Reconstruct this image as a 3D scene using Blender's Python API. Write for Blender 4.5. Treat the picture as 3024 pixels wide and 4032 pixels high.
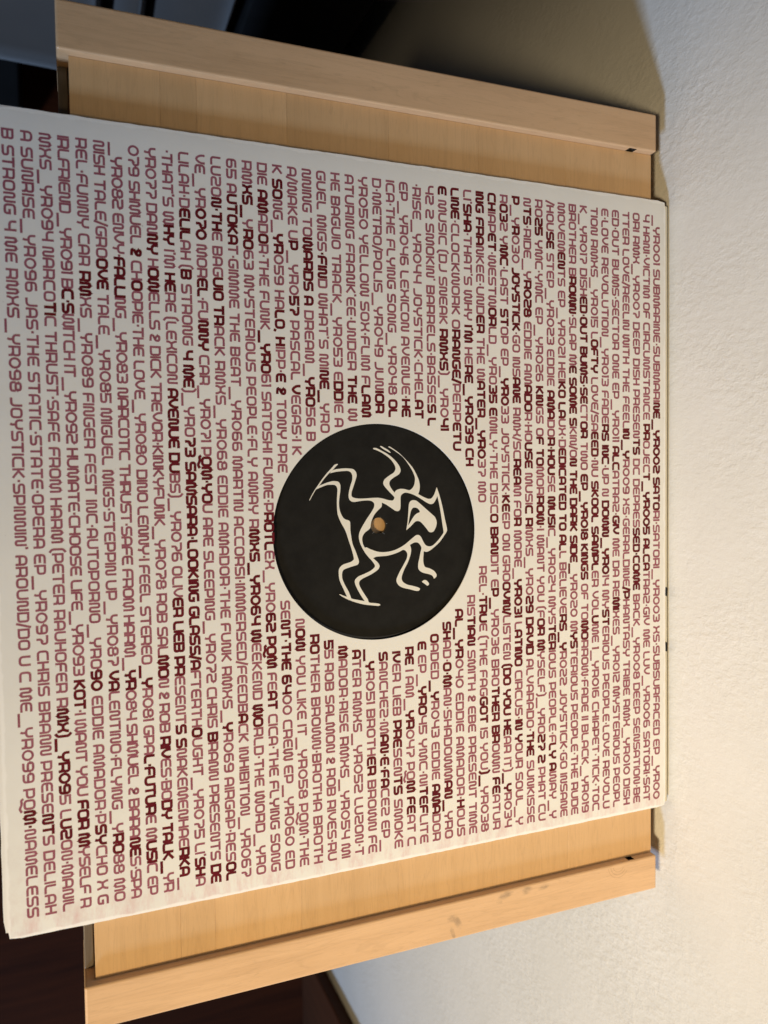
import bpy, bmesh, math, random
from mathutils import Vector, Matrix
from mathutils.geometry import tessellate_polygon

# ---------------------------------------------------------------- scene, camera, light
scene = bpy.context.scene
for o in list(bpy.data.objects):
    bpy.data.objects.remove(o, do_unlink=True)
C = scene.collection
MM = 0.001
random.seed(7)

# world axes: X = reading direction of the sleeve text, Y = towards the wall, Z = up.
R = [[0.01393594641678797, 0.9300254623858245, 0.367230756759511],
     [0.999053726418214, -0.028083886945688086, 0.03321064622235481],
     [0.0412000136651684, 0.3664204342100198, -0.9295367794039731]]
cam_data = bpy.data.cameras.new('camera')
cam = bpy.data.objects.new('camera', cam_data)
C.objects.link(cam)
cx, cy, cz = Vector(R[0]), -Vector(R[1]), -Vector(R[2])
m = Matrix(((cx.x, cy.x, cz.x, -17.044*MM), (cx.y, cy.y, cz.y, -129.221*MM), (cx.z, cy.z, cz.z, 326.997*MM), (0, 0, 0, 1)))
cam.matrix_world = m
cam_data.sensor_fit = 'VERTICAL'
cam_data.sensor_height = 36.0
cam_data.sensor_width = 27.0
cam_data.lens = 36.0 * 3100 / 4032
cam_data.clip_start = 0.01
cam_data.clip_end = 50
cam_data.dof.use_dof = True
cam_data.dof.focus_distance = 0.36
cam_data.dof.aperture_fstop = 11.0
scene.camera = cam

world = bpy.data.worlds.new('World')
scene.world = world
world.use_nodes = True
bg = world.node_tree.nodes['Background']
bg.inputs[0].default_value = (1.0, 0.92, 0.80, 1)
bg.inputs[1].default_value = 0.02

def lamp(name, kind, pos, target, power, color, **kw):
    d = bpy.data.lights.new(name, kind)
    d.energy = power
    d.color = color
    for k, v in kw.items():
        setattr(d, k, v)
    o = bpy.data.objects.new(name, d)
    C.objects.link(o)
    o.location = Vector(pos) * MM
    o.rotation_euler = (Vector(target) - Vector(pos)).to_track_quat('-Z', 'Y').to_euler()
    return o

# warm room lamp behind and above the camera, to the reader's right; cool window low on the right
lamp('warm_lamp', 'SPOT', (600, -1200, 1180), (295, 435, -60), 179, (1.0, 0.775, 0.45), shadow_soft_size=0.12, spot_size=math.radians(43), spot_blend=1.0)
lamp('cool_window', 'AREA', (3700, -2600, 1300), (0, 100, 0), 172.0, (0.46, 0.66, 1.0), shape='SQUARE', size=0.5)

scene.view_settings.view_transform = 'Standard'
scene.view_settings.look = 'None'
scene.view_settings.exposure = 0.0
scene.view_settings.gamma = 1.0

# ---------------------------------------------------------------- helpers
def link(name, me, mat, parent=None):
    o = bpy.data.objects.new(name, me)
    C.objects.link(o)
    if mat: me.materials.append(mat)
    if parent: o.parent = parent
    return o
def empty(name, loc, label, cat, group=None):
    o = bpy.data.objects.new(name, None)
    C.objects.link(o); o.location = Vector(loc)*MM
    tag(o, label, cat, group)
    return o
def tag(o, label=None, cat=None, group=None, kind=None):
    if label: o['label'] = label
    if cat: o['category'] = cat
    if group: o['group'] = group
    if kind: o['kind'] = kind
    return o
def keep(o):
    # parent given while geometry is in world mm: undo the parent's offset
    o.matrix_parent_inverse = Matrix.Translation(-o.parent.location)
    return o
def box_bm(x0, x1, y0, y1, z0, z1, bev=0.0, seg=2):
    bm = bmesh.new()
    bmesh.ops.create_cube(bm, size=1.0)
    for v in bm.verts:
        v.co = Vector(((x0+x1)/2 + v.co.x*(x1-x0), (y0+y1)/2 + v.co.y*(y1-y0), (z0+z1)/2 + v.co.z*(z1-z0)))*MM
    if bev > 0:
        bmesh.ops.bevel(bm, geom=bm.edges[:], offset=bev*MM, segments=seg, affect='EDGES', profile=0.5)
    return bm
def mesh(bm, name, smooth=False):
    me = bpy.data.meshes.new(name)
    bm.to_mesh(me); bm.free()
    if smooth:
        for p in me.polygons: p.use_smooth = True
    return me
def box(name, dims, mat, parent=None, bev=0.0, seg=2):
    o = link(name, mesh(box_bm(*dims, bev=bev, seg=seg), name), mat, parent)
    if parent: keep(o)
    return o

class N:
    """tiny node-tree helper"""
    def __init__(s, name):
        s.m = bpy.data.materials.new(name); s.m.use_nodes = True
        s.t = s.m.node_tree; s.n = s.t.nodes; s.l = s.t.links
        s.b = s.n['Principled BSDF']
    def node(s, kind, **kw):
        x = s.n.new(kind)
        for k, v in kw.items():
            if k.startswith('_'): setattr(x, k[1:], v)
            else: x.inputs[k.replace('_', ' ')].default_value = v
        return x
    def coord(s, scale=(1, 1, 1), rot=(0, 0, 0)):
        tc = s.n.new('ShaderNodeTexCoord'); mp = s.n.new('ShaderNodeMapping')
        mp.inputs['Scale'].default_value = scale; mp.inputs['Rotation'].default_value = rot
        s.l.new(tc.outputs['Object'], mp.inputs['Vector'])
        return mp.outputs['Vector']
    def noise(s, vec, scale, detail=4, rough=0.55, dist=0.0):
        x = s.n.new('ShaderNodeTexNoise')
        x.inputs['Scale'].default_value = scale; x.inputs['Detail'].default_value = detail
        x.inputs['Roughness'].default_value = rough; x.inputs['Distortion'].default_value = dist
        s.l.new(vec, x.inputs['Vector'])
        return x.outputs['Fac']
    def ramp(s, fac, stops):
        x = s.n.new('ShaderNodeValToRGB')
        els = x.color_ramp.elements
        while len(els) < len(stops): els.new(0.5)
        for e, (p, c) in zip(els, stops):
            e.position = p; e.color = (*c, 1) if len(c) == 3 else c
        s.l.new(fac, x.inputs[0]); return x.outputs[0]
    def math(s, op, a, b=None, clamp=False):
        x = s.n.new('ShaderNodeMath'); x.operation = op; x.use_clamp = clamp
        for i, v in enumerate((a, b)):
            if v is None: continue
            if isinstance(v, (int, float)): x.inputs[i].default_value = v
            else: s.l.new(v, x.inputs[i])
        return x.outputs[0]
    def mix(s, fac, a, b, mode='MIX'):
        x = s.n.new('ShaderNodeMix'); x.data_type = 'RGBA'; x.blend_type = mode
        for i, v in ((0, fac), (6, a), (7, b)):
            if isinstance(v, (int, float)): x.inputs[i].default_value = v
            elif isinstance(v, tuple): x.inputs[i].default_value = (*v, 1)
            else: s.l.new(v, x.inputs[i])
        return x.outputs[2]
    def bump(s, h, strength, dist):
        x = s.n.new('ShaderNodeBump'); x.inputs['Strength'].default_value = strength
        x.inputs['Distance'].default_value = dist
        s.l.new(h, x.inputs['Height']); s.l.new(x.outputs[0], s.b.inputs['Normal'])
    def col(s, c):
        if isinstance(c, tuple): s.b.inputs['Base Color'].default_value = (*c, 1)
        else: s.l.new(c, s.b.inputs['Base Color'])
    def set(s, **kw):
        for k, v in kw.items(): s.b.inputs[k.replace('_', ' ')].default_value = v
    def xyz(s):
        tc = s.n.new('ShaderNodeTexCoord'); sp = s.n.new('ShaderNodeSeparateXYZ')
        s.l.new(tc.outputs['Object'], sp.inputs[0]); return sp.outputs
    def blob(s, X, Y, cx, cy, rx, ry, ang=0.0):
        """1 inside an ellipse (mm) fading to 0 outside"""
        dx = s.math('SUBTRACT', X, cx*MM); dy = s.math('SUBTRACT', Y, cy*MM)
        c, n = math.cos(ang), math.sin(ang)
        u = s.math('ADD', s.math('MULTIPLY', dx, c/(rx*MM)), s.math('MULTIPLY', dy, n/(rx*MM)))
        v = s.math('ADD', s.math('MULTIPLY', dx, -n/(ry*MM)), s.math('MULTIPLY', dy, c/(ry*MM)))
        d = s.math('ADD', s.math('MULTIPLY', u, u), s.math('MULTIPLY', v, v))
        return s.math('SUBTRACT', 1.0, d, clamp=True)
    def mask(s, X, lo, hi):
        x = s.n.new('ShaderNodeMapRange'); x.interpolation_type = 'SMOOTHSTEP'
        x.inputs[1].default_value = lo*MM; x.inputs[2].default_value = hi*MM
        s.l.new(X, x.inputs[0]); return x.outputs[0]

# ---------------------------------------------------------------- materials
def wood(name, along, tones, seed=0.0, marks=False, spec=0.42):
    k = N(name)
    sc = (1, 14, 14) if along == 'X' else (14, 1, 14)
    tc = k.n.new('ShaderNodeTexCoord'); ad = k.n.new('ShaderNodeVectorMath'); ad.operation = 'ADD'
    info = k.n.new('ShaderNodeObjectInfo')
    rv = k.n.new('ShaderNodeVectorMath'); rv.operation = 'SCALE'; rv.inputs[0].default_value = (3.1, 2.3, 1.7)
    k.l.new(info.outputs['Random'], rv.inputs['Scale'])
    k.l.new(tc.outputs['Object'], ad.inputs[0]); k.l.new(rv.outputs[0], ad.inputs[1])
    mp = k.n.new('ShaderNodeMapping'); mp.inputs['Scale'].default_value = sc
    mp.inputs['Location'].default_value = (seed, seed*1.7, 0)
    k.l.new(ad.outputs[0], mp.inputs['Vector'])
    v = mp.outputs['Vector']
    broad = k.noise(v, 7, 3, 0.5, 0.7)
    fine = k.noise(v, 60, 6, 0.7, 0.2)
    mp2 = k.n.new('ShaderNodeMapping'); mp2.inputs['Scale'].default_value = (1, 2.2, 1) if along == 'X' else (2.2, 1, 1)
    k.l.new(ad.outputs[0], mp2.inputs['Vector'])
    cloud = k.noise(mp2.outputs[0], 14, 3, 0.55)
    mixf = k.math('ADD', k.math('MULTIPLY', broad, 0.5), k.math('ADD', k.math('MULTIPLY', fine, 0.28), k.math('MULTIPLY', cloud, 0.34)))
    c = k.ramp(mixf, [(0.33, tones[0]), (0.5, tones[1]), (0.68, tones[2])])
    # thin darker growth lines and short pores
    lines = k.ramp(k.noise(v, 11, 3, 0.5, 2.2), [(0.46, (0, 0, 0)), (0.50, (1, 1, 1)), (0.54, (0, 0, 0))])
    c = k.mix(k.math('MULTIPLY', lines, 0.15), c, tuple(t*0.55 for t in tones[0]))
    pores = k.ramp(k.noise(v, 210, 2, 0.5), [(0.62, (0, 0, 0)), (0.72, (1, 1, 1))])
    c = k.mix(k.math('MULTIPLY', pores, 0.22), c, tuple(t*0.5 for t in tones[0]))
    tone = k.math('ADD', k.math('MULTIPLY', info.outputs['Random'], 0.09), 0.95)
    hsv = k.n.new('ShaderNodeHueSaturation'); k.l.new(tone, hsv.inputs['Value']); k.l.new(c, hsv.inputs['Color'])
    c = hsv.outputs[0]
    if marks:
        X, Y, Z = k.xyz()
        nz = k.ramp(k.noise(k.coord((1, .6, 1)), 260, 5, 0.65), [(0.38, (0, 0, 0)), (0.62, (1, 1, 1))])
        tot = None
        for a in [(185.0, 60.0, 1.9, 5.2, 0.1), (185.4, 71.0, 2.3, 5.0, 0.1), (185.8, 81.5, 1.3, 3.8, 0.1), (187.8, 56.8, 1.1, 2.0, 0), (192.5, 34.0, 5.0, 2.0, 0.5), (190.5, 31.0, 2.3, 2.8, 0), (197.0, 31.5, 4.2, 1.2, 0.3)]:
            b = k.blob(X, Y, *a)
            tot = b if tot is None else k.math('MAXIMUM', tot, b)
        tot = k.math('MULTIPLY', k.math('MULTIPLY', tot, 1.4, True), nz)
        c = k.mix(k.math('MULTIPLY', tot, 0.5), c, (0.16, 0.12, 0.085))
        # faint ring-shaped scratches
        dx = k.math('SUBTRACT', X, 183.5*MM); dy = k.math('SUBTRACT', Y, 127*MM)
        rr = k.math('SQRT', k.math('ADD', k.math('MULTIPLY', dx, dx), k.math('MULTIPLY', dy, dy)))
        ring = k.math('GREATER_THAN', k.math('SINE', k.math('MULTIPLY', rr, 4200)), 0.75)
        near = k.math('MULTIPLY', k.math('LESS_THAN', rr, 6.5*MM), k.math('GREATER_THAN', rr, 3.2*MM))
        quad = k.math('MULTIPLY', k.math('GREATER_THAN', dx, 0.6*MM), k.math('LESS_THAN', k.math('SUBTRACT', dy, dx), 1.5*MM))
        c = k.mix(k.math('MULTIPLY', k.math('MULTIPLY', ring, k.math('MULTIPLY', near, quad)), 0.3), c, (0.2, 0.1, 0.04))
    k.col(c)
    k.set(Roughness=spec, Specular_IOR_Level=0.45)
    k.bump(fine, 0.12, 0.0004)
    return k.m

M = {}
M['rail'] = wood('beech_lengthwise', 'Y', [(0.53, 0.335, 0.175), (0.60, 0.385, 0.21), (0.66, 0.43, 0.24)], 1.3, marks=True)
M['stave'] = wood('beech_crosswise', 'X', [(0.545, 0.335, 0.155), (0.58, 0.365, 0.175), (0.615, 0.392, 0.193)], 4.1)
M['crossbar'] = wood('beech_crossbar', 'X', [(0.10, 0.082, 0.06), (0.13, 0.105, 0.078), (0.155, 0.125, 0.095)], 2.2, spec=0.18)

k = N('slot_shade'); k.col((0.01, 0.007, 0.005)); k.set(Roughness=0.9); M['slot'] = k.m  # near-black colour paints the shade inside the rail slots

# sleeve card
k = N('sleeve_card')
X, Y, Z = k.xyz()
cl = k.noise(k.coord(), 26, 5, 0.6)
c = k.ramp(cl, [(0.3, (0.71, 0.70, 0.66)), (0.7, (0.755, 0.745, 0.705))])
# pink ring-wear and smears along the right hand edge, grey rubs at the near corner
sm = k.ramp(k.noise(k.coord((1, 3.2, 1)), 60, 5, 0.75), [(0.45, (0, 0, 0)), (0.72, (1, 1, 1))])
e1 = k.mask(X, 144, 153)
c = k.mix(k.math('MULTIPLY', k.math('MULTIPLY', e1, sm), 0.6), c, (0.60, 0.33, 0.33))
e2 = k.math('MULTIPLY', k.blob(X, Y, 150, -140, 45, 40), k.ramp(k.noise(k.coord(), 75, 5, 0.7), [(0.42, (0, 0, 0)), (0.75, (1, 1, 1))]))
c = k.mix(k.math('MULTIPLY', e2, 0.5), c, (0.52, 0.38, 0.37))
# small dark specks
sp = k.ramp(k.noise(k.coord(), 420, 2, 0.5), [(0.755, (0, 0, 0)), (0.79, (1, 1, 1))])
c = k.mix(k.math('MULTIPLY', sp, 0.35), c, (0.25, 0.18, 0.15))
# edges rubbed to white board
ax = k.math('MAXIMUM', k.math('ABSOLUTE', X), k.math('ABSOLUTE', Y))
axn = k.math('ADD', ax, k.math('MULTIPLY', k.math('SUBTRACT', k.noise(k.coord(), 130, 4, 0.6), 0.5), 0.0032))
c = k.mix(k.math('MULTIPLY', k.mask(axn, 155.6, 156.4), 0.8), c, (0.84, 0.83, 0.80))
k.col(c); k.set(Roughness=0.46, Specular_IOR_Level=0.4)
k.bump(k.noise(k.coord(), 380, 3, 0.6), 0.10, 0.0003)
M['card'] = k.m
k = N('card_spine'); k.col((0.72, 0.66, 0.50)); k.set(Roughness=0.55); M['card_spine'] = k.m
k = N('card_inside'); k.col((0.62, 0.60, 0.56)); k.set(Roughness=0.8); M['card_in'] = k.m

def ink(name, a, b, rough=0.42):
    k = N(name)
    k.col(k.ramp(k.noise(k.coord(), 120, 5, 0.65), [(0.35, a), (0.65, b)]))
    k.set(Roughness=rough, Specular_IOR_Level=0.12)
    return k.m
M['ink_light'] = ink('ink_dusty_rose', (0.255, 0.075, 0.105), (0.315, 0.11, 0.142))
M['ink_dark'] = ink('ink_maroon', (0.095, 0.006, 0.011), (0.135, 0.012, 0.018))
M['label'] = ink('label_black_paper', (0.009, 0.0085, 0.0075), (0.0135, 0.013, 0.0115), 0.55)
M['label_cream'] = ink('label_cream_ink', (0.70, 0.68, 0.61), (0.74, 0.72, 0.65), 0.5)
k = N('vinyl'); k.col((0.006, 0.006, 0.006)); k.set(Roughness=0.18); M['vinyl'] = k.m
k = N('paper_fibre'); k.col((0.35, 0.37, 0.38)); k.set(Roughness=0.7); M['fibre'] = k.m

# roughcast painted wall
k = N('wall_paint')
v = k.coord()
patch = k.ramp(k.noise(v, 13, 3, 0.6), [(0.38, (0.25, 0.25, 0.25)), (0.62, (1, 1, 1))])
big = k.noise(v, 70, 4, 0.55)
mid = k.ramp(k.noise(k.coord((1, 1, 0.7)), 300, 5, 0.6), [(0.40, (0, 0, 0)), (0.66, (1, 1, 1))])
h = k.math('ADD', k.math('MULTIPLY', k.math('MULTIPLY', mid, patch), 0.75), k.math('ADD', k.math('MULTIPLY', big, 1.0), k.math('MULTIPLY', k.noise(v, 750, 3, 0.6), 0.22)))
k.col(k.ramp(k.noise(v, 9, 4, 0.6), [(0.3, (0.62, 0.605, 0.56)), (0.7, (0.67, 0.655, 0.615))]))
k.set(Roughness=0.62, Specular_IOR_Level=0.3)
k.bump(h, 0.42, 0.0008)
M['wall'] = k.m

k = N('dark_floor_wood')
v = k.coord((16, 1, 1))
k.col(k.ramp(k.noise(v, 5, 5, 0.6, 0.4), [(0.3, (0.035, 0.008, 0.002)), (0.7, (0.075, 0.017, 0.004))]))
k.set(Roughness=0.75, Specular_IOR_Level=0.1); M['floor'] = k.m
k = N('dark_cabinet_wood')
v = k.coord((1, 1, 0.08))
k.col(k.ramp(k.noise(v, 40, 5, 0.6, 0.4), [(0.3, (0.05, 0.016, 0.006)), (0.7, (0.09, 0.03, 0.011))]))
k.set(Roughness=0.6, Specular_IOR_Level=0.2); M['cabinet'] = k.m
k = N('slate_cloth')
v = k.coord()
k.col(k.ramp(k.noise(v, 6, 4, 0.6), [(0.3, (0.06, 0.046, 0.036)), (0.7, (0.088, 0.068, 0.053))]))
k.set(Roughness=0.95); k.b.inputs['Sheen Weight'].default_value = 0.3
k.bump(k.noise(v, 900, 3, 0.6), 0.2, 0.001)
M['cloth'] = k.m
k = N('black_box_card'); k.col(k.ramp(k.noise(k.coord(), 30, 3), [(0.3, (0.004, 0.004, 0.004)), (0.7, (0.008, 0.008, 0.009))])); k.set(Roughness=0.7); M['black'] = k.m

# ---------------------------------------------------------------- the setting
def sheet(name, pts, mat, kind='structure'):
    me = bpy.data.meshes.new(name)
    me.from_pydata([Vector(p)*MM for p in pts], [], [list(range(len(pts)))])
    o = link(name, me, mat); o['kind'] = kind
    return o
WALL_Y = 161.0
box('floor', (-2500, 2500, -2500, WALL_Y, -750, -720), M['floor'])['kind'] = 'structure'
w = box('wall', (-2500, 2500, WALL_Y, WALL_Y+60, -750, 1400), M['wall'])
tag(w, 'off white plaster wall with a rough rolled texture behind the wooden tray', 'wall')

# ---------------------------------------------------------------- wooden tray table
table = empty('tray_table', (0, 0, -720), 'pale beech cabinet top with two raised side rails, pushed up against the plaster wall', 'table')
def rail(sign):
    x0, x1 = (182.6, 200.6) if sign > 0 else (-200.0, -181.3)
    o = box('side_rail', (x0, x1, -130.6, 151.2, -38, 0), M['rail'], table, bev=0.9, seg=3)
    # short slot cut into the inner upper edge near the wall end
    xi = x0 if sign > 0 else x1
    bmc = bmesh.new()
    if sign > 0:
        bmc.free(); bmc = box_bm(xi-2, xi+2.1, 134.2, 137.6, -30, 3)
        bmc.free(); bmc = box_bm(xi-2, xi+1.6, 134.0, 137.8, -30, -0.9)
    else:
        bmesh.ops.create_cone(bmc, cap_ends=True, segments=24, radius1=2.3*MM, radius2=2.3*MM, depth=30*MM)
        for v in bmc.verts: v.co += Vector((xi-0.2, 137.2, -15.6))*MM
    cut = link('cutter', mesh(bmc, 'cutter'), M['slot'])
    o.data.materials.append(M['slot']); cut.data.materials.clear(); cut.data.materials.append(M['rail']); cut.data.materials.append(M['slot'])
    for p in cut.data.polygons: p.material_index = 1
    md = o.modifiers.new('slot', 'BOOLEAN'); md.operation = 'DIFFERENCE'; md.object = cut; md.solver = 'EXACT'
    dg = bpy.context.evaluated_depsgraph_get()
    me = bpy.data.meshes.new_from_object(o.evaluated_get(dg), depsgraph=dg)
    o.modifiers.clear(); o.data = me
    bpy.data.objects.remove(cut, do_unlink=True)
    return o
rail(-1); rail(1)
# top panel glued up from crosswise staves; hairline joints
ys = [-126.3, -92.5, -78.2, -40.6, 6.0, 51.2, 99.1, 151.0]
for a, b in zip(ys, ys[1:]):
    o = box('stave', (-181.2, 182.5, a+0.02, b-0.02, -22, -4.0), M['stave'], table, bev=0.06, seg=1)
# the near edge of the first stave is rounded over
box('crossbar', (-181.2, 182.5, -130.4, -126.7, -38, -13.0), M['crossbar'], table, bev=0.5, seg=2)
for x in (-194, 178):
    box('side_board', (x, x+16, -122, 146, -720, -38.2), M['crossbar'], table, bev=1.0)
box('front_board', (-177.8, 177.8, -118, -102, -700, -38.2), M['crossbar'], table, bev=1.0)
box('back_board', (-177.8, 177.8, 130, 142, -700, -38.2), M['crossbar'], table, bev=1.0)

# ---------------------------------------------------------------- record sleeve
HX, HY, HR = 6.4, -2.9, 48.2          # die-cut hole
HALF = 157.2
sleeve = empty('record_sleeve', (0, 0, -3.5), 'cream card record sleeve covered with maroon lettering, lying on the wooden tray', 'record sleeve')
def zf(x, y):
    """height of the card's upper face: it dips to the folded edges"""
    d = min(HALF-abs(x), HALF-y)
    dd = max(0.0, 1 - d/4.5)
    near = max(0.0, 1 - (HALF+y)/40.0)
    z = -0.2*dd*dd + 0.2*near*near*math.cos(x/120.0)
    return z + 0.10*math.sin(x/31.0+1.0)*math.sin(y/37.0)
def perim(h, r, n, seed=None, flat_y=False):
    rnd = random.Random(seed)
    pts = []
    for kk in range(n):
        a = 2*math.pi*kk/n
        c, s_ = math.cos(a), math.sin(a)
        t = h/max(abs(c), abs(s_))
        x, y = c*t, s_*t
        # rounded corners
        if abs(x) > h-r and abs(y) > h-r:
            ux, uy = math.copysign(h-r, x), math.copysign(h-r, y)
            dx, dy = x-ux, y-uy
            L = math.hypot(dx, dy) or 1
            x, y = ux+dx/L*r, uy+dy/L*r
        if seed is not None:
            j = rnd.uniform(-.12, .12); x += j*(abs(x) > h-1); y += j*(abs(y) > h-1)
        pts.append((x, y))
    return pts
def card(name, hole, h, zfun, thick, mat, seed, parent, dy=0.0, dx=0.0, r=2.2):
    n, rings = 384, 30
    P = perim(h, r, n, seed)
    # make sure the square's corners are sampled
    me = bpy.data.meshes.new(name)
    V, F = [], []
    ts = [0, .004, .01] + [0.01+0.975*(i+1)/(rings-6) for i in range(rings-6)] + [.991, .996, 1.0]
    for side in (0, 1):
        for t in ts:
            for kk in range(n):
                px, py = P[kk]; a = math.atan2(py, px)
                hx, hy = HX+hole*math.cos(a), HY+hole*math.sin(a)
                x, y = hx+(px-hx)*t+dx*t, hy+(py-hy)*t+dy*t
                z = zfun(x, y) - (thick if side else 0)
                V.append(Vector((x, y, z))*MM)
    R_ = len(ts)
    for side in (0, 1):
        o = side*R_*n
        for i in range(R_-1):
            for kk in range(n):
                a, b = o+i*n+kk, o+i*n+(kk+1) % n
                c, d = a+n, b+n
                F.append((a, c, d, b) if not side else (a, b, d, c))
    for kk in range(n):
        a, b = kk, (kk+1) % n
        F.append((a, b, b+R_*n, a+R_*n))
        a += (R_-1)*n; b += (R_-1)*n
        F.append((a, a+R_*n, b+R_*n, b))
    me.from_pydata(V, [], F)
    for p in me.polygons: p.use_smooth = p.index < 2*(R_-1)*n
    rim = {r*n+kk+sd*R_*n for r in (0, R_-1) for sd in (0, 1) for kk in range(n)}
    for ed in me.edges:
        if ed.vertices[0] in rim and ed.vertices[1] in rim: ed.use_edge_sharp = True
    return keep(link(name, me, mat, parent))
front = card('front_panel', HR, HALF, zf, 0.45, M['card'], 3, sleeve)
back = card('back_panel', HR+0.2, HALF-0.1, lambda x, y: -3.35-0.1*math.sin(x/60), 0.45, M['card'], 5, sleeve, dy=-1.7, dx=-0.8)
def fold(name, a, b, wob, mat=None):
    """folded card edge strip joining front and back between two corners"""
    n = 60; V = []; F = []
    ax, ay = a; bx, by = b
    nx, ny = (by-ay), -(bx-ax); L = math.hypot(nx, ny); nx /= L; ny /= L
    for i in range(n+1):
        t = i/n; x = ax+(bx-ax)*t; y = ay+(by-ay)*t
        zt = zf(x, y)-0.1
        for q in range(7):
            ph = math.pi*q/6
            z = zt + (-3.7-zt)*(1-math.cos(ph))/2
            off = wob*math.sin(ph)
            V.append(Vector((x+nx*off, y+ny*off, z))*MM)
    for i in range(n):
        for q in range(6):
            p = i*7+q; F.append((p, p+1, p+8, p+7))
    me = bpy.data.meshes.new(name); me.from_pydata(V, [], F)
    for p in me.polygons: p.use_smooth = True
    return keep(link(name, me, mat or M['card'], sleeve))
e = HALF-0.25
me = bpy.data.meshes.new('worn_corner')
me.from_pydata([Vector(p)*MM for p in ((-157.3, -158.6, 0.1), (-154.6, -158.4, 0.75), (-156.2, -150, 0.35), (-157.0, -144, 0.12))], [], [(0, 1, 2, 3)])
k = N('white_board'); k.col((0.86, 0.87, 0.9)); k.set(Roughness=0.6)
keep(link('worn_corner', me, k.m, sleeve))['label'] = 'white worn corner of the sleeve'
fold('folded_edge', (-e, -e+2), (-e, e-2), -0.3)
fold('folded_edge', (e, e-2), (e, -e+2), -0.3)
s_ = fold('spine', (-e+2, e), (e-2, e), -2.6, M['card_spine']); s_['label'] = 'cream spine edge with two small black marks'

# ---------------------------------------------------------------- record inside the sleeve
rec = empty('vinyl_record', (3.6, -2.4, -2.8), 'black vinyl record inside the sleeve, its black label showing through the die-cut hole', 'record')
def disc(name, r0, r1, z0, z1, mat, cx=3.6, cy=-2.4, n=160):
    V, F = [], []
    for r, z in ((r0, z1), (r1, z1), (r1, z0), (r0, z0)):
        for i in range(n):
            a = 2*math.pi*i/n
            V.append(Vector((cx+r*math.cos(a), cy+r*math.sin(a), z))*MM)
    for j in range(4):
        for i in range(n):
            a, b = j*n+i, j*n+(i+1) % n
            c, d = ((j+1) % 4)*n+i, ((j+1) % 4)*n+(i+1) % n
            F.append((a, c, d, b))
    me = bpy.data.meshes.new(name); me.from_pydata(V, [], F)
    return keep(link(name, me, mat, rec))
disc('disc', 3.62, 150, -3.15, -1.75, M['vinyl'])
lab = disc('label', 3.68, 50.0, -1.745, -1.66, M['label'])
def smooth_loop(p, sub=4):
    out = []; n = len(p)
    for i in range(n):
        p0, p1, p2, p3 = (Vector(p[(i+j-1) % n]) for j in range(4))
        # keep sharp tips sharp
        def tang(a, b, c):
            u, v = (b-a), (c-b)
            if u.length < 1e-6 or v.length < 1e-6: return Vector((0, 0))
            if u.normalized().dot(v.normalized()) < 0.25: return Vector((0, 0))
            return (c-a)*0.5*min(1.0, 2*min(u.length, v.length)/(u.length+v.length)*1.0)
        t1, t2 = tang(p0, p1, p2), tang(p1, p2, p3)
        for q in range(sub):
            t = q/sub
            h1 = 2*t**3-3*t**2+1; h2 = t**3-2*t**2+t; h3 = -2*t**3+3*t**2; h4 = t**3-t**2
            out.append(p1*h1+t1*h2+p2*h3+t2*h4)
    return out
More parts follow.
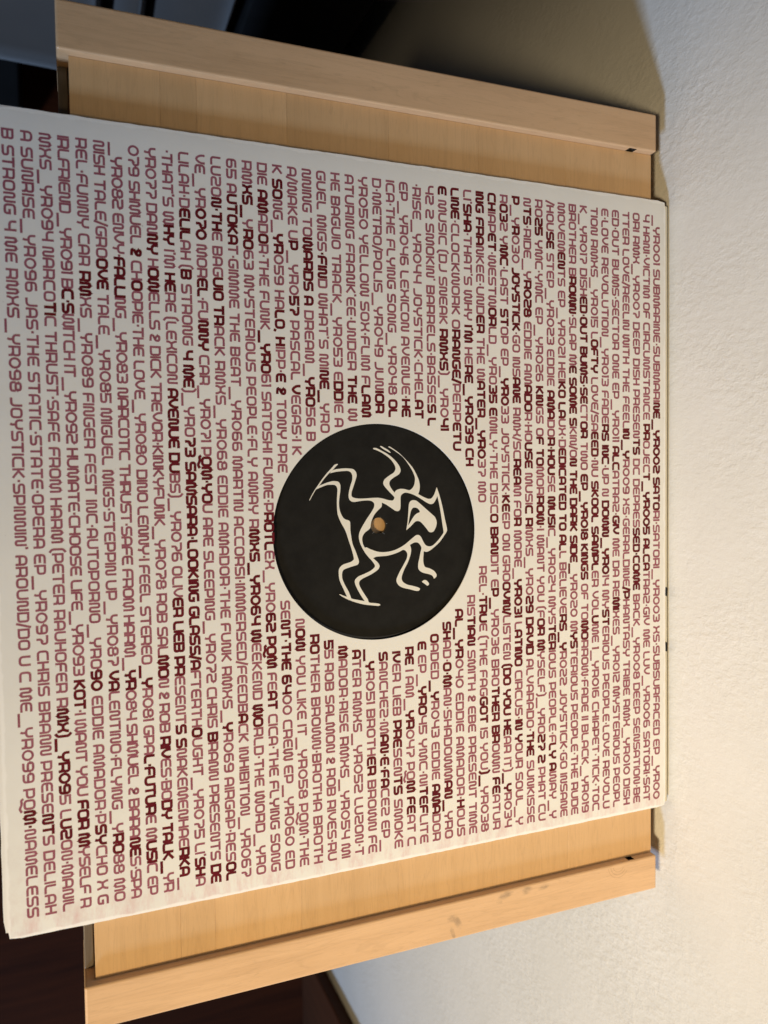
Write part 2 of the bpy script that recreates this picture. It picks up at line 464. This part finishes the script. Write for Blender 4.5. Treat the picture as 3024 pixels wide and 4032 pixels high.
CREATURE = [[[[-21.18,-23.85],[-21.77,-22.26],[-22.05,-20.14],[-22.2,-17.3],[-21.84,-14.1],[-20.4,-12.69],[-18.71,-12.47],[-16.69,-13.11],[-14.0,-14.05],[-11.65,-14.91],[-9.96,-14.94],[-9.19,-13.95],[-8.81,-11.8],[-8.75,-8.91],[-8.91,-5.27],[-8.91,-2.34],[-8.44,0.23],[-7.81,2.44],[-7.59,4.67],[-9.02,5.43],[-11.66,2.87],[-14.1,0.68],[-15.65,0.15],[-17.19,0.91],[-18.71,2.97],[-20.06,5.22],[-21.6,6.17],[-23.33,5.83],[-25.74,4.19],[-27.81,1.62],[-29.52,-1.3],[-30.71,-4.46],[-31.15,-4.31],[-31.12,-2.92],[-30.03,-0.55],[-28.49,2.37],[-26.6,4.94],[-24.35,7.15],[-22.27,8.43],[-20.55,8.59],[-19.17,7.63],[-17.82,5.19],[-16.47,3.49],[-14.92,3.1],[-13.02,4.0],[-11.09,5.54],[-12.11,6.41],[-12.7,8.1],[-12.63,10.36],[-12.06,13.0],[-13.7,14.92],[-15.95,15.63],[-18.04,15.62],[-20.84,14.44],[-23.98,12.4],[-27.1,9.81],[-29.52,6.47],[-31.06,3.89],[-31.65,2.72],[-31.85,3.35],[-30.72,5.37],[-28.66,8.33],[-25.54,11.67],[-22.23,14.65],[-19.08,16.51],[-16.27,17.7],[-13.82,18.08],[-11.73,17.83],[-10.19,17.26],[-8.97,19.58],[-7.93,22.18],[-8.17,23.89],[-9.97,25.31],[-13.19,26.59],[-11.63,27.2],[-8.5,28.25],[-3.94,29.45],[1.77,30.64],[6.78,31.68],[9.14,30.24],[11.9,28.01],[14.06,25.48],[15.79,22.97],[16.46,21.1],[16.06,19.65],[17.74,19.54],[19.55,19.37],[21.53,19.5],[23.33,20.24],[24.16,22.56],[25.53,24.87],[27.2,26.02],[28.25,25.82],[29.08,24.71],[27.61,23.87],[26.8,22.14],[25.91,19.05],[24.76,17.34],[23.5,16.78],[21.39,16.88],[19.31,17.41],[16.52,18.02],[14.43,18.51],[12.81,17.69],[11.96,16.55],[11.89,15.02],[12.85,12.8],[14.9,13.38],[17.34,13.04],[20.77,11.66],[23.82,9.92],[26.55,8.75],[28.29,8.53],[29.73,9.27],[30.98,11.33],[31.71,13.99],[32.58,16.66],[33.24,17.61],[34.09,17.02],[34.09,15.49],[33.16,12.44],[32.37,9.42],[31.18,7.17],[29.36,5.99],[27.8,6.09],[24.75,7.64],[21.71,9.57],[18.99,11.12],[16.91,11.45],[15.47,10.6],[15.0,9.29],[15.85,7.39],[16.75,4.38],[17.3,1.39],[17.39,-1.57],[17.49,-3.78],[18.11,-5.19],[20.01,-3.09],[21.78,-2.19],[23.29,-2.95],[25.18,-6.1],[26.68,-9.77],[27.77,-11.6],[29.11,-12.06],[30.86,-11.47],[33.54,-9.88],[36.24,-8.1],[37.84,-7.4],[38.29,-4.84],[38.76,-2.64],[39.36,-1.98],[39.7,-3.02],[39.31,-5.59],[38.61,-9.6],[37.4,-13.57],[35.95,-17.14],[34.4,-19.97],[33.28,-21.44],[33.21,-21.02],[34.04,-19.25],[34.63,-17.55],[35.76,-14.98],[36.48,-12.11],[37.1,-9.5],[34.3,-11.35],[31.1,-13.1],[28.65,-14.04],[27.13,-13.83],[25.85,-12.3],[24.82,-9.38],[23.61,-6.44],[22.17,-4.59],[21.14,-4.46],[19.18,-5.83],[17.02,-7.8],[14.54,-9.58],[11.4,-11.16],[8.64,-11.84],[6.27,-11.51],[3.75,-10.2],[0.41,-7.97],[-2.6,-5.74],[-4.78,-4.42],[-6.49,-4.4],[-7.55,-5.66],[-7.86,-7.47],[-7.73,-10.37],[-7.33,-13.62],[-7.77,-15.4],[-9.14,-16.27],[-11.34,-16.24],[-14.36,-15.47],[-17.05,-14.54],[-19.07,-14.5],[-20.43,-15.19],[-21.05,-16.61],[-20.97,-19.45],[-20.66,-22.28],[-20.09,-24.74]],[[-5.82,-0.64],[-4.73,-0.95],[-3.4,-2.44],[-1.53,-4.23],[0.63,-5.44],[2.52,-6.05],[4.43,-6.37],[5.48,-7.55],[6.52,-9.02],[8.12,-10.06],[9.47,-10.29],[11.4,-9.97],[13.08,-9.13],[13.06,-8.26],[14.18,-5.94],[15.29,-2.73],[15.58,0.52],[15.19,4.1],[14.22,7.1],[12.68,10.14],[10.44,13.2],[8.72,15.67],[8.5,17.2],[9.53,18.41],[11.83,19.61],[13.43,20.83],[13.99,22.68],[13.45,24.55],[11.29,27.07],[9.09,28.98],[7.71,29.85],[4.28,29.35],[0.29,28.77],[-3.98,28.04],[-7.39,27.3],[-9.1,26.86],[-7.42,26.06],[-5.76,24.79],[-5.46,23.24],[-6.41,21.08],[-8.3,18.03],[-9.9,15.0],[-10.79,12.28],[-10.91,10.47],[-10.02,8.95],[-8.64,8.48],[-5.87,8.44],[-3.66,8.26],[-2.71,7.35],[-2.89,5.85],[-4.05,4.08],[-5.77,1.43],[-6.73,-0.68]]],[[[-24.0,-20.99],[-24.17,-21.33],[-23.84,-22.57],[-22.18,-24.18],[-20.2,-26.14],[-17.73,-28.27],[-15.59,-29.87],[-12.96,-31.81],[-10.67,-33.23],[-8.7,-34.3],[-8.27,-34.31],[-9.02,-33.78],[-11.15,-32.54],[-13.28,-31.12],[-15.25,-29.35],[-17.55,-27.58],[-20.19,-25.09],[-21.51,-23.49],[-22.84,-22.24]]],[[[-14.53,-30.06],[-15.55,-27.61],[-16.35,-25.16],[-16.66,-23.05],[-16.29,-20.94],[-14.77,-20.08],[-12.09,-20.2],[-9.41,-20.64],[-6.05,-20.87],[-3.01,-20.29],[-0.61,-19.09],[0.27,-18.03],[1.25,-15.91],[5.43,-15.74],[10.89,-14.93],[14.36,-13.55],[18.86,-12.0],[20.54,-12.57],[21.39,-15.82],[22.4,-19.06],[23.88,-19.9],[26.26,-19.9],[29.04,-18.81],[32.21,-17.08],[35.36,-15.87],[34.73,-17.66],[30.69,-19.55],[27.2,-21.09],[24.13,-21.5],[21.78,-21.18],[20.18,-19.37],[19.18,-15.79],[17.89,-14.33],[13.59,-15.34],[9.46,-16.7],[5.35,-18.06],[1.56,-20.12],[-1.85,-21.48],[-4.73,-21.78],[-8.09,-21.79],[-11.44,-21.55],[-13.45,-21.52],[-14.81,-22.38],[-15.1,-24.13],[-15.03,-26.23],[-14.17,-28.68],[-13.06,-31.47]]],[[[-31.91,-1.26],[-32.01,-0.52],[-31.23,0.94],[-30.38,2.59],[-29.18,3.94],[-28.97,3.68],[-29.69,2.21],[-30.82,0.19]]],[[[30.12,18.5],[29.37,19.59],[29.55,20.74],[30.68,21.89],[31.58,22.07],[32.06,21.22],[31.28,20.14]]],[[[6.11,11.08],[2.01,11.8],[-2.44,12.23],[-5.5,12.51],[-6.87,13.14],[-7.46,14.36],[-7.22,16.19],[-5.63,18.31],[-3.32,21.04],[-0.99,23.8],[0.76,25.64],[3.05,26.39],[5.29,25.9],[7.09,24.78],[7.53,23.54],[7.14,22.3],[5.4,20.93],[3.37,19.11],[2.35,17.89],[2.1,16.37],[2.68,15.14],[4.43,13.29]],[[3.91,12.02],[2.3,12.34],[-0.19,12.89],[-2.68,13.54],[-3.91,14.46],[-4.08,15.53],[-3.71,16.75],[-2.56,17.81],[-1.86,17.8],[-1.34,16.41],[-0.4,15.18],[1.24,13.94],[3.15,12.7]]]]
BREAKS = {17: (-5.7, 24.4), 18: (-22.8, 37.7), 19: (-29.9, 43.8), 20: (-39.0, 49.3), 21: (-41.2, 54.5), 22: (-44.4, 57.4), 23: (-44.9, 59.3), 24: (-44.8, 60.7), 25: (-46.5, 60.4), 26: (-44.6, 58.3), 27: (-42.8, 58.3), 28: (-40.1, 56.0), 29: (-37.5, 52.9), 30: (-34.0, 49.8), 31: (-27.9, 42.4), 32: (-20.5, 34.1)}
DV = []
DF = []
V, F = [], []
for i, poly in enumerate(CREATURE):
    loops = [[Vector((q.x, q.y, 0)) for q in smooth_loop(l)] for l in poly]
    tri = tessellate_polygon(loops)
    flat = [q for l in loops for q in l]
    z = -1.64 + 0.006*i
    b = len(V)
    V += [Vector((q.x, q.y, z))*MM for q in flat]
    for t in tri:
        a_, b_, c_ = (flat[j] for j in t)
        up = (b_-a_).cross(c_-a_).z > 0
        F.append([b+j for j in (t if up else t[::-1])])
me = bpy.data.meshes.new('dancing_figure_print'); me.from_pydata(V, [], F)
o = link('figure_print', me, M['label_cream'], lab)
o['label'] = 'cream line drawing of a leaping horned creature'
# torn paper fibres round the spindle hole
bm = bmesh.new()
rnd = random.Random(4)
for a, L, w_ in [(-0.2, 2.4, .22), (1.0, 3.2, .22), (2.3, 2.6, .25), (-1.3, 1.7, .15)]:
    # angle measured from +Y towards +X
    d = Vector((math.sin(a), math.cos(a), 0)); s2 = Vector((d.y, -d.x, 0))
    w_ *= 0.3; base = Vector((3.6, -2.4, -1.64))+d*3.6
    tip = Vector((3.6, -2.4, -1.5))+d*(3.5+L*0.4)+s2*rnd.uniform(-.4, .4)
    vs = [bm.verts.new(p*MM) for p in (base-s2*w_, base+s2*w_, tip+s2*w_*.3, tip-s2*w_*.3)]
    bm.faces.new(vs)
o = link('torn_fibres', mesh(bm, 'torn_fibres'), M['fibre'], lab)

# ---------------------------------------------------------------- lettering
def arc(cx, cy, rx, ry, a0, a1, n=6):
    return [(cx+rx*math.cos(math.radians(a0+(a1-a0)*i/n)), cy+ry*math.sin(math.radians(a0+(a1-a0)*i/n))) for i in range(n+1)]
def rp(pts, r=0.2, closed=False, sharp=()):
    """polyline with rounded corners"""
    out = []; n = len(pts)
    for i, p in enumerate(pts):
        if (not closed and i in (0, n-1)) or i in sharp:
            out.append(p); continue
        a = Vector(pts[(i-1) % n]); b = Vector(p); c = Vector(pts[(i+1) % n])
        u, v = a-b, c-b
        rr = min(r, u.length*0.5, v.length*0.5)
        s0, s1 = b+u.normalized()*rr, b+v.normalized()*rr
        for q in range(5):
            t = q/4
            w = s0*(1-t)**2+b*2*t*(1-t)+s1*t*t
            out.append((w.x, w.y))
    if closed: out.append(out[0])
    return out
h = 0.085     # half stroke
a, b = h, 1-h
def G(w, *strokes): return (w, strokes)
W = .84; r_ = W-h
GL = {
 ' ': G(.30),
 'A': G(W, rp([(a, 0), (a, b), (r_, b), (r_, 0)], .3), [(a, .36), (r_, .36)]),
 'B': G(W, rp([(a, a), (a, b), (r_, b), (r_, .5), (a+.1, .5)], .17, sharp=(1,)), rp([(a, .5), (r_, .5), (r_, a), (0, a)], .17, sharp=())),
 'C': G(W, rp([(W, b), (a, b), (a, a), (W, a)], .26)),
 'D': G(W, rp([(a, a), (a, b), (r_, b), (r_, a)], .2, True, sharp=(0, 1))),
 'E': G(W-.04, rp([(W-.04, b), (a, b), (a, a), (W-.04, a)], .26), [(a, .5), (W-.12, .5)]),
 'F': G(W-.06, rp([(a, 0), (a, b), (W-.04, b)], .26), [(a, .46), (W-.12, .46)]),
 'G': G(W, rp([(W, b), (a, b), (a, a), (r_, a), (r_, .48), (.42, .48)], .26, sharp=(4,))),
 'H': G(W-.06, [(a, 0), (a, 1)], [(W-.06-h, 0), (W-.06-h, 1)], [(a, .5), (W-.06-h, .5)]),
 'I': G(.19, [(.095, 0), (.095, 1)]),
 'J': G(.72, rp([(.63, 1), (.63, a), (0, a)], .32)),
 'K': G(.80, [(a, 0), (a, 1)], [(.74, .98), (.22, .5), (.76, .02)]),
 'L': G(.74, rp([(a, 1), (a, a), (.74, a)], .24)),
 'M': G(1.12, rp([(a, 0), (a, b), (.403, b), (.403, a), (.717, a), (.717, b), (1.035, b), (1.035, 0)], .16)),
 'N': G(W, rp([(a, 0), (a, b), (.42, b), (.42, a), (r_, a), (r_, 1)], .167)),
 'O': G(W, rp([(a, a), (a, b), (r_, b), (r_, a)], .26, True)),
 'P': G(W-.02, rp([(a, 0), (a, b), (r_-.02, b), (r_-.02, .32), (a, .32)], .22, sharp=(1,))),
 'Q': G(W, rp([(a, a), (a, b), (r_, b), (r_, a)], .26, True), rp([(-.1, .0), (-.02, -.2), (.35, -.14), (.7, -.36), (1.0, -.16)], .2)),
 'R': G(W, rp([(a, 0), (a, b), (r_, b), (r_, .38), (a, .38)], .18, sharp=(1,)), [(.5, .38), (r_-.02, .28), (r_, 0)]),
 'S': G(W, rp([(W, b), (a, b), (a, .5), (r_, .5), (r_, a), (0, a)], .2)),
 'T': G(.80, [(0, b), (.80, b)], [(.40, 0), (.40, b)]),
 'U': G(W, rp([(a, 1), (a, a), (r_, a), (r_, 1)], .3)),
 'V': G(W-.02, rp([(a, 1), (a, .55), (.41, a-.02), (.74, .55), (.74, 1)], .3)),
 'W': G(1.12, rp([(a, 1), (a, a), (.403, a), (.403, b), (.717, b), (.717, a), (1.035, a), (1.035, 1)], .16)),
 'X': G(.84, rp([(a, 0), (a+.02, .22), (.25, .5), (a+.02, .78), (a, 1)], .2), rp([(.755, 0), (.735, .22), (.59, .5), (.735, .78), (.755, 1)], .2), [(.25, .5), (.59, .5)]),
 'Y': G(.84, rp([(a, 1), (a, .42), (.755, .42), (.755, 1)], .3), [(.42, .42), (.42, .1), (.36, -.06)]),
 'Z': G(W, rp([(0, b), (r_, b), (r_, .5), (a, .5), (a, a), (W, a)], .2)),
 '0': G(.90, arc(.45, .5, .365, .415, 0, 360, 26)),
 '1': G(.26, [(.0, b), (.15, b), (.15, 0)]),
 '2': G(W, rp([(0, b), (r_, b), (r_, .52), (a, .5), (a, a), (W, a)], .22)),
 '3': G(W, rp([(0, b), (r_, b), (r_, .5), (.26, .5)], .2), rp([(.26, .5), (r_, .5), (r_, a), (0, a)], .2)),
 '4': G(.84, rp([(a, 1), (a, .42), (.755, .42)], .3), [(.755, 0), (.755, 1)]),
 '5': G(W, rp([(W, b), (a, b), (a, .52), (r_, .52), (r_, a), (0, a)], .2, sharp=(1, 2))),
 '6': G(W, rp([(W-.1, b), (a, b), (a, a), (r_, a), (r_, .54), (a, .54)], .24)),
 '7': G(.80, rp([(0, b), (.715, b), (.715, .46), (.34, .46), (.34, 0)], .24)),
 '8': G(W, rp([(.14, .5), (.14, b), (r_-.05, b), (r_-.05, .5)], .22, True), rp([(a, .5), (a, a), (r_, a), (r_, .5)], .22)),
 '9': G(W, rp([(.1, a), (r_, a), (r_, b), (a, b), (a, .46), (r_, .46)], .24)),
 '&': G(.66, rp([(.6, a), (.42, a), (a+.02, .12), (a, .3)], .12), rp([(a, .3), (.3, .42), (.57, .55), (.57, .9), (.16, .9), (.16, .62), (.5, .5)], .18)),
 '/': G(.34, [(.0, -.12), (.34, 1.12)]),
 '·': G(.26, [(.05, .5), (.23, .5)]),
 "'": G(.2, [(.08, 1.1), (.1, .86)]),
 ',': G(.24, [(.12, .1), (.04, -.16)]),
 '(': G(.34, rp([(.34, 1.2), (.08, .98), (.08, .02), (.34, -.2)], .4)),
 ')': G(.34, rp([(0, 1.2), (.26, .98), (.26, .02), (0, -.2)], .4)),
 '_': G(1.12, [(.0, -.16), (1.12, -.16)]),
}
LINES = r'''
_YR001 SUBMARINE·SUBMARI{NE_YR002 SATO}RI·SATORI_YR003 XS·SUBSURFACED EP_YR00
4 HANI·VICTIM OF CIRCUMSTANCE {PR}OJEC{T_YR005 ALCA}TRAZ·GIV ME LUV_YR006 SATORI·SAT
ORI RMX_YR007 DEEP DISH PRESEN{TS} DC DEPRES{SED·COME} BACK_YR008 DEEP SENSATION·BE
TTER LOVE/REELIN WITH THE FEEL{IN_Y}R009 XS·GERALDINE{/P}HANTASY TRIBE RMX_YR010 DISH
ED·OUT BUMS·SECTOR ONE EP_YR011 {ALC}ATRAZ·{GIV} ME DA RE{MI}XES_YR012 MYSTERIOUS PEOPL
E·LOVE REVOLUTION_YR013 FADE{RS INC}·UP N {DOWN_YR0}14 MY{ST}ERIOUS PEOPLE·LOVE REVOLU
TION RMXS_YR015 L{OFTY} LOVE/SA{EED}·NU {SKOOL SAMPL}ER VOL{U}ME 1_YR016 CHIAPET·TICK·TOC
K_YR017 DISH{ED·OUT BUMS·SE}CT{OR} TWO {EP_YR018 KINGS} OF TO{MO}RROW·FADE II BLACK_YR019
BROTHER B{ROWN}·SLAP M{E SOME S}KIN/O{N THE DARK SIDE_}YR020 M{YS}TERIOUS PEOPLE·THE RUDE
MOVEM{EN}TS EP_YR021 HEI{KO LA}UX·D{EDICATED TO AL}L BELIEVE{RS_Y}R022 JOYSTICK·GO INSANE
/HOU{SE} STEP_YR023 EDDIE {AMA}DO{R·HOU}SE {MUSI}C_YR024 MYS{TER}IOUS PEOPLE·F{LY A}WAY_Y
RO{25} YMC·YMC EP_YR026 {KIN}GS O{F TO}MOR{ROW}·I WANT YOU (F{OR M}YSELF)_YRO{27 2} PHAT CU
N{TS}·RIDE_Y{R028} EDDIE AM{ADO}R·HO{USE} MUSI{C R}MXS_YR0{29 DAVID} ALVARADO·{THE} SUNKISSE
{P}_Y{R}030 {JOYSTICK}·GO INS{ANE} RMX/SC{REA}M FO{R} MORE_{YR031} L{ATINO} CIRCUS·{IN Y}OUR SOUL_Y
R{O3}2 Y{MC}·LAST {ST}OP EP_{YR0}33 JOYSTICK·{KE}EP ON GRO{OVIN/}LISTEN {(DO YOU HE}AR IT){_Y}R034
{CH}IAP{ET}·WESTW{OR}LD_YRO{35 E}MILY·THE DISC{O BAN}DIT E{P_}YR036 BRO{THER BR}OWN {FE}ATUR
{ING FRA}NKEE·UND{ER} THE W{ATER_YR0}37 MO|REL·{TRU}E (THE FAG{GOT} IS YOU{)_}YR038
LI'{SHA}·THAT'S WHY {I'M} HE{RE_YR039 CH}|RIS{TIAN} SMITH & EBE PRESENT TIME
{LINE}·CLOCKWORK O{RANGE/}PERP{ETU}|{AL_YR}040 EDDIE AMADOR·{H}OUS
{E} MUSIC (DJ SNEAK {RMXS})_YR0{41}|{SH}AD·{O·M}AN·SHADOWM{AN_}YRO
42 2 SMOKIN' BARRELS·BASSE{S L}|{O}ADED{_Y}R043 EDDIE {AMA}DOR
·RISE_YR044 JOYSTICK·CHEL{AT}|{E} EP_{YRO}45 YMC·NI{TEF}LITE
EP_YR046 LEXICON AVENUE·{HE}|{RE} I AM_{YR}047 PQ{M FE}AT C
ICA·THE FLYING SONG_YR048 {OL}|{IV}ER LIEB {PRE}SEN{TS} SMOKE
D·METRO/POLIS_YR049 JUN{IOR}|{S}ANCHEZ·M{AN·E·FA}CEZ EP_
YR050 YELLOW SOX·FLIM F{LAM}|{_Y}R051 BROTH{ER} BROWN FE
ATURING FRANK'EE·UNDER {THE} W|{A}TER RMXS_YR052 LUZON·T
HE BAGUIO TRACK_YR053 E{DD}IE A|{M}ADOR·RISE RMXS_YR054 MI
GUEL MIGS{·FIN}D WHAT'S MI{NE_}YRO|{5}5 ROB SALMON & ROB RIVES·RU
NNING TO{WARDS A} DREAM_{YRO}56 B|{RO}THER BROWN·BROTHA BROTH
A/WAKE U{P}_YR0{57} PASCAL {V}EGAS·I K|N{OW} YOU LIKE IT_YR058 PQM·THE
K {SO}NG_{YR}059 HA{LO, H}IPP·{E &} TONY PRE|SE{NT·THE 64}00 CREW EP_YR060 ED
DIE {AM}AD{O}R·THE FUNK{_YRO}61 SATOSHI FUME·P{ROTL}EX_YR0{62 PQM} FE{AT} CICA·THE FLYING SONG
RM{XS_}Y{RO}63 MYSTERIOUS PEOPLE·FLY AWAY R{MXS_YR064 W}EEKEND {WO}RLD·THE WORD_YRO
65 A{UTOKA}T·GIMME THE BEAT_YR066 MARTIN ACCORSI·IMMERSED/FEEDB{A}CK INHIBITION_YR067
LUZO{N·TH}E BAG{UIO TR}ACK RMXS_YR068 EDDIE AMADOR·THE FUNK RMXS_{Y}R069 AIRGAP·RES{OL}
VE_YR{070} MOR{EL}·FU{NNY} CAR_YR071 P{QM·YO}U ARE SLEEPING_YR072 CHRIS {B}RANN PRESENTS {DE}
LILAH·D{ELIL}AH ({B} STRONG {4 ME})_YRO{73 SAMSARA·LOOKING GLASS/A}FTERTH{O}UGHT_YR075 LI'{SH}A
·THAT'S W{HY} I'M {HE}RE (LEXICON {AVENUE DU}BS)_YR076 OLIV{ER LIEB PR}ESENT{S S}NAKEMENHAE{RKA}_
YR077 DAN{NY} H{OW}ELLS & DICK TREVOR·KINKYFUNK_YR078 ROB SAL{MO}N & ROB {RIV}ES·BO{DY TALK_}YR
079 SHMUEL {&} CH{O}OPIE·THE LOVE_YR080 DINO LENNY·I FEEL STEREO{_Y}R081 GPA{L·FUTUR}E M{USI}C EP
_YR082 ENVY·{FALLI}NG_YR083 NARCOTIC THRUST·SAFE FROM HARM_{YR}084 SHMUEL & BARA{NE}S·SPA
NISH TALE/GRO{OVE} TALE_YR085 MIGUEL MIGS·STEPPIN UP_YR087 {VA}LENTINO·FLYING_Y{RO}88 MO
REL·FUNNY CAR {RM}XS_YR089 FINGER FEST INC·AUTOPORNO_YRO{90} EDDIE AMADOR·P{SY}CHO X G
IRLFRIEND_YR091 B{C·S}WITCH IT_YR092 HUMATE·CHOOSE LIFE_YR093 {KOT}·I WANT YOU {FOR M}YSELF R
MXS_YR094 NARCO{TI}C THRUST·SAFE FROM HARM (PETER RAUHOFER R{MX)_YR09}5 L{UZ}ON·MANIL
A SUNRISE_YR096 JAS·THE STATIC·STATE·OPERA EP_YR097 CHRIS BRANN PRESE{NT}S DELILAH
B STRONG 4 ME RMXS_YR098 JOYSTICK·SPINNIN' AROUND/DO U C ME_YR099 PQ{M·}NAMELESS
'''.strip('\n').split('\n')
CAP = 4.12
GAP = 0.09       # between letters, in caps heights
meshes = {0: ([], []), 1: ([], [])}
def stroke(pts, hw, ox, oy, z, dark):
    V, F = meshes[dark]
    pts = [Vector(p) for p in pts]
    closed = (pts[0]-pts[-1]).length < 1e-6
    if closed: pts = pts[:-1]
    n = len(pts); base = len(V)
    for i in range(n):
        p = pts[i]
        q0 = pts[i-1] if (i > 0 or closed) else None
        q1 = pts[(i+1) % n] if (i < n-1 or closed) else None
        u = (p-q0).normalized() if q0 is not None else None
        v = (q1-p).normalized() if q1 is not None else None
        if u is None: u = v
        if v is None: v = u
        nn = Vector((-u.y, u.x))+Vector((-v.y, v.x))
        if nn.length < 1e-6: nn = Vector((-u.y, u.x))
        nn.normalize()
        k_ = hw/max(0.5, nn.dot(Vector((-u.y, u.x))))
        for s2 in (1, -1):
            q = p+nn*k_*s2
            X_, Y_ = ox+q.x*CAP, oy+q.y*CAP
            V.append(Vector((X_, Y_, zf(X_, Y_)+z))*MM)
    m_ = n if closed else n-1
    for i in range(m_):
        a_, b_ = base+2*i, base+2*((i+1) % n)
        F.append((a_+1, b_+1, b_, a_))
def run(s, x0, x1, yb, par):
    """set one run of text between x0 and x1; {} = dark ink"""
    items = []; dark = 0
    for ch in s:
        if ch == '{': dark = 1; continue
        if ch == '}': dark = 0; continue
        items.append((ch, dark))
    nat = [GL[c][0] for c, _ in items]
    tot = sum(nat)
    n = len(items)-1
    avail = (x1-x0)/CAP
    sx = 1.12
    g = (avail-tot*sx)/max(1, n)
    if g > GAP:                      # open line: widen the letters a little first
        sx = min(1.22, (avail-GAP*n)/tot); g = (avail-tot*sx)/n
    elif g < -0.03:                  # tight line: letters touch
        sx = max(0.95, (avail+0.03*n)/tot); g = (avail-tot*sx)/n
    x = x0
    for i, (c, d) in enumerate(items):
        w, st = GL[c]
        for j, p in enumerate(st):
            stroke([(q[0]*sx, q[1]) for q in p], (0.138 if d else 0.11)+0.008*yb/150, x, yb, 0.03+0.008*j+0.03*(i % 2), d)
        x += (w*sx+g)*CAP
for i, line in enumerate(LINES):
    ln = i+1
    yc = 151.2-i*(151.2+148.2)/47
    yb = yc-CAP/2
    x0 = -149.4 + (0.4 if ln > 20 else 0)
    xe = 152.6-2.6*i/47
    if '|' in line:
        l, r2 = line.split('|')
        bx0, bx1 = BREAKS[ln]
        run(l, x0, bx0, yb, ln); run(r2, bx1, xe, yb, ln)
    else:
        run(line, x0, xe, yb, ln)
for d, nm, mt in ((0, 'light_lettering', 'ink_light'), (1, 'dark_lettering', 'ink_dark')):
    V, F = meshes[d]
    me = bpy.data.meshes.new(nm); me.from_pydata(V, [], F)
    o = link(nm, me, M[mt], front)
    o['label'] = ('dusty rose printed lettering in 48 lines', 'dark maroon bold stretches of the printed lettering')[d]
# two little black marks over the spine
for x0, x1 in ((41.0, 45.6), (70.0, 74.8)):
    V = []; F = []
    for q in range(4):
        ph = math.radians((4, 25, 48, 75)[q])
        for x in (x0+q*.3, x1+q*.3):
            zt = zf(x, 156.95)-0.1
            V.append(Vector((x, 156.95+2.6*math.sin(ph)+0.05, zt+(-3.7-zt)*(1-math.cos(ph))/2+0.06))*MM)
    for q in range(3): F.append((2*q, 2*q+1, 2*q+3, 2*q+2))
    me = bpy.data.meshes.new('spine_mark'); me.from_pydata(V, [], F)
    link('spine_mark', me, M['label'], s_)

# ---------------------------------------------------------------- dim things round the table
# hanging cloth, seen past the left rail
prof = [(-900, -470), (-600, -455), (-420, -440), (-330, -432), (-260, -420), (-200, -412), (-150, -408), (-115, -410), (-98, -425), (-92, -470), (-86, -478), (-80, -440), (-72, -418), (-64, -416), (-57, -440), (-53, -452), (-48, -432), (-34, -410), (-15, -404), (0, -410), (9, -424), (13, -450), (10, -480)]
sub = []
for i in range(len(prof)-1):
    p0 = Vector(prof[max(0, i-1)]); p1 = Vector(prof[i]); p2 = Vector(prof[i+1]); p3 = Vector(prof[min(len(prof)-1, i+2)])
    for q in range(4):
        t = q/4
        sub.append(0.5*((2*p1)+(p2-p0)*t+(2*p0-5*p1+4*p2-p3)*t*t+(3*p1-p0-3*p2+p3)*t**3))
sub.append(Vector(prof[-1]))
V, F = [], []
zs = [-505+i*30 for i in range(28)]
for side in (0, 3.0):
    for z in zs:
        for i, p in enumerate(sub):
            wob = 6*math.sin(z/90+i*0.15)
            V.append(Vector((p.y-side+wob, p.x, z+4*math.sin(i*0.35)))*MM)
n = len(sub); L = len(zs)*n
for j in range(len(zs)-1):
    for i in range(n-1):
        a_ = j*n+i
        F.append((a_, a_+1, a_+n+1, a_+n)); F.append((L+a_, L+a_+n, L+a_+n+1, L+a_+1))
for i in range(n-1):
    F.append((i, L+i, L+i+1, i+1)); a_ = (len(zs)-1)*n+i; F.append((a_, a_+1, L+a_+1, L+a_))
for j in range(len(zs)-1):
    a_ = j*n; F.append((a_, a_+n, L+a_+n, L+a_)); a_ = j*n+n-1; F.append((a_, L+a_, L+a_+n, a_+n))
me = bpy.data.meshes.new('hanging_cloth'); me.from_pydata(V, [], F)
for p in me.polygons: p.use_smooth = True
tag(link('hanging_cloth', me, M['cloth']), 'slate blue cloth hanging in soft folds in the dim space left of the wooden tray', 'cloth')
# dark wood panelling where the plaster ends, past the right rail
cab = empty('wood_panel', (900, 155, -720), 'dark brown wooden panel against the wall beyond the right rail, where the pale plaster ends', 'panel')
box('panel_board', (650, 1500, 150, 160.9, -719, 1200), M['cabinet'], cab, bev=1)
box('edge_strip', (624, 649.6, 146, 160.9, -719, 1200), M['cabinet'], cab, bev=2)
tag(box('shade_block', (-900, -430, 24, 126, -719.9, -290), M['black'], bev=3), 'added near black furniture in deep shade, between the slate cloth and the wall', 'block')  # added block: covers lit wall so this gap stays black
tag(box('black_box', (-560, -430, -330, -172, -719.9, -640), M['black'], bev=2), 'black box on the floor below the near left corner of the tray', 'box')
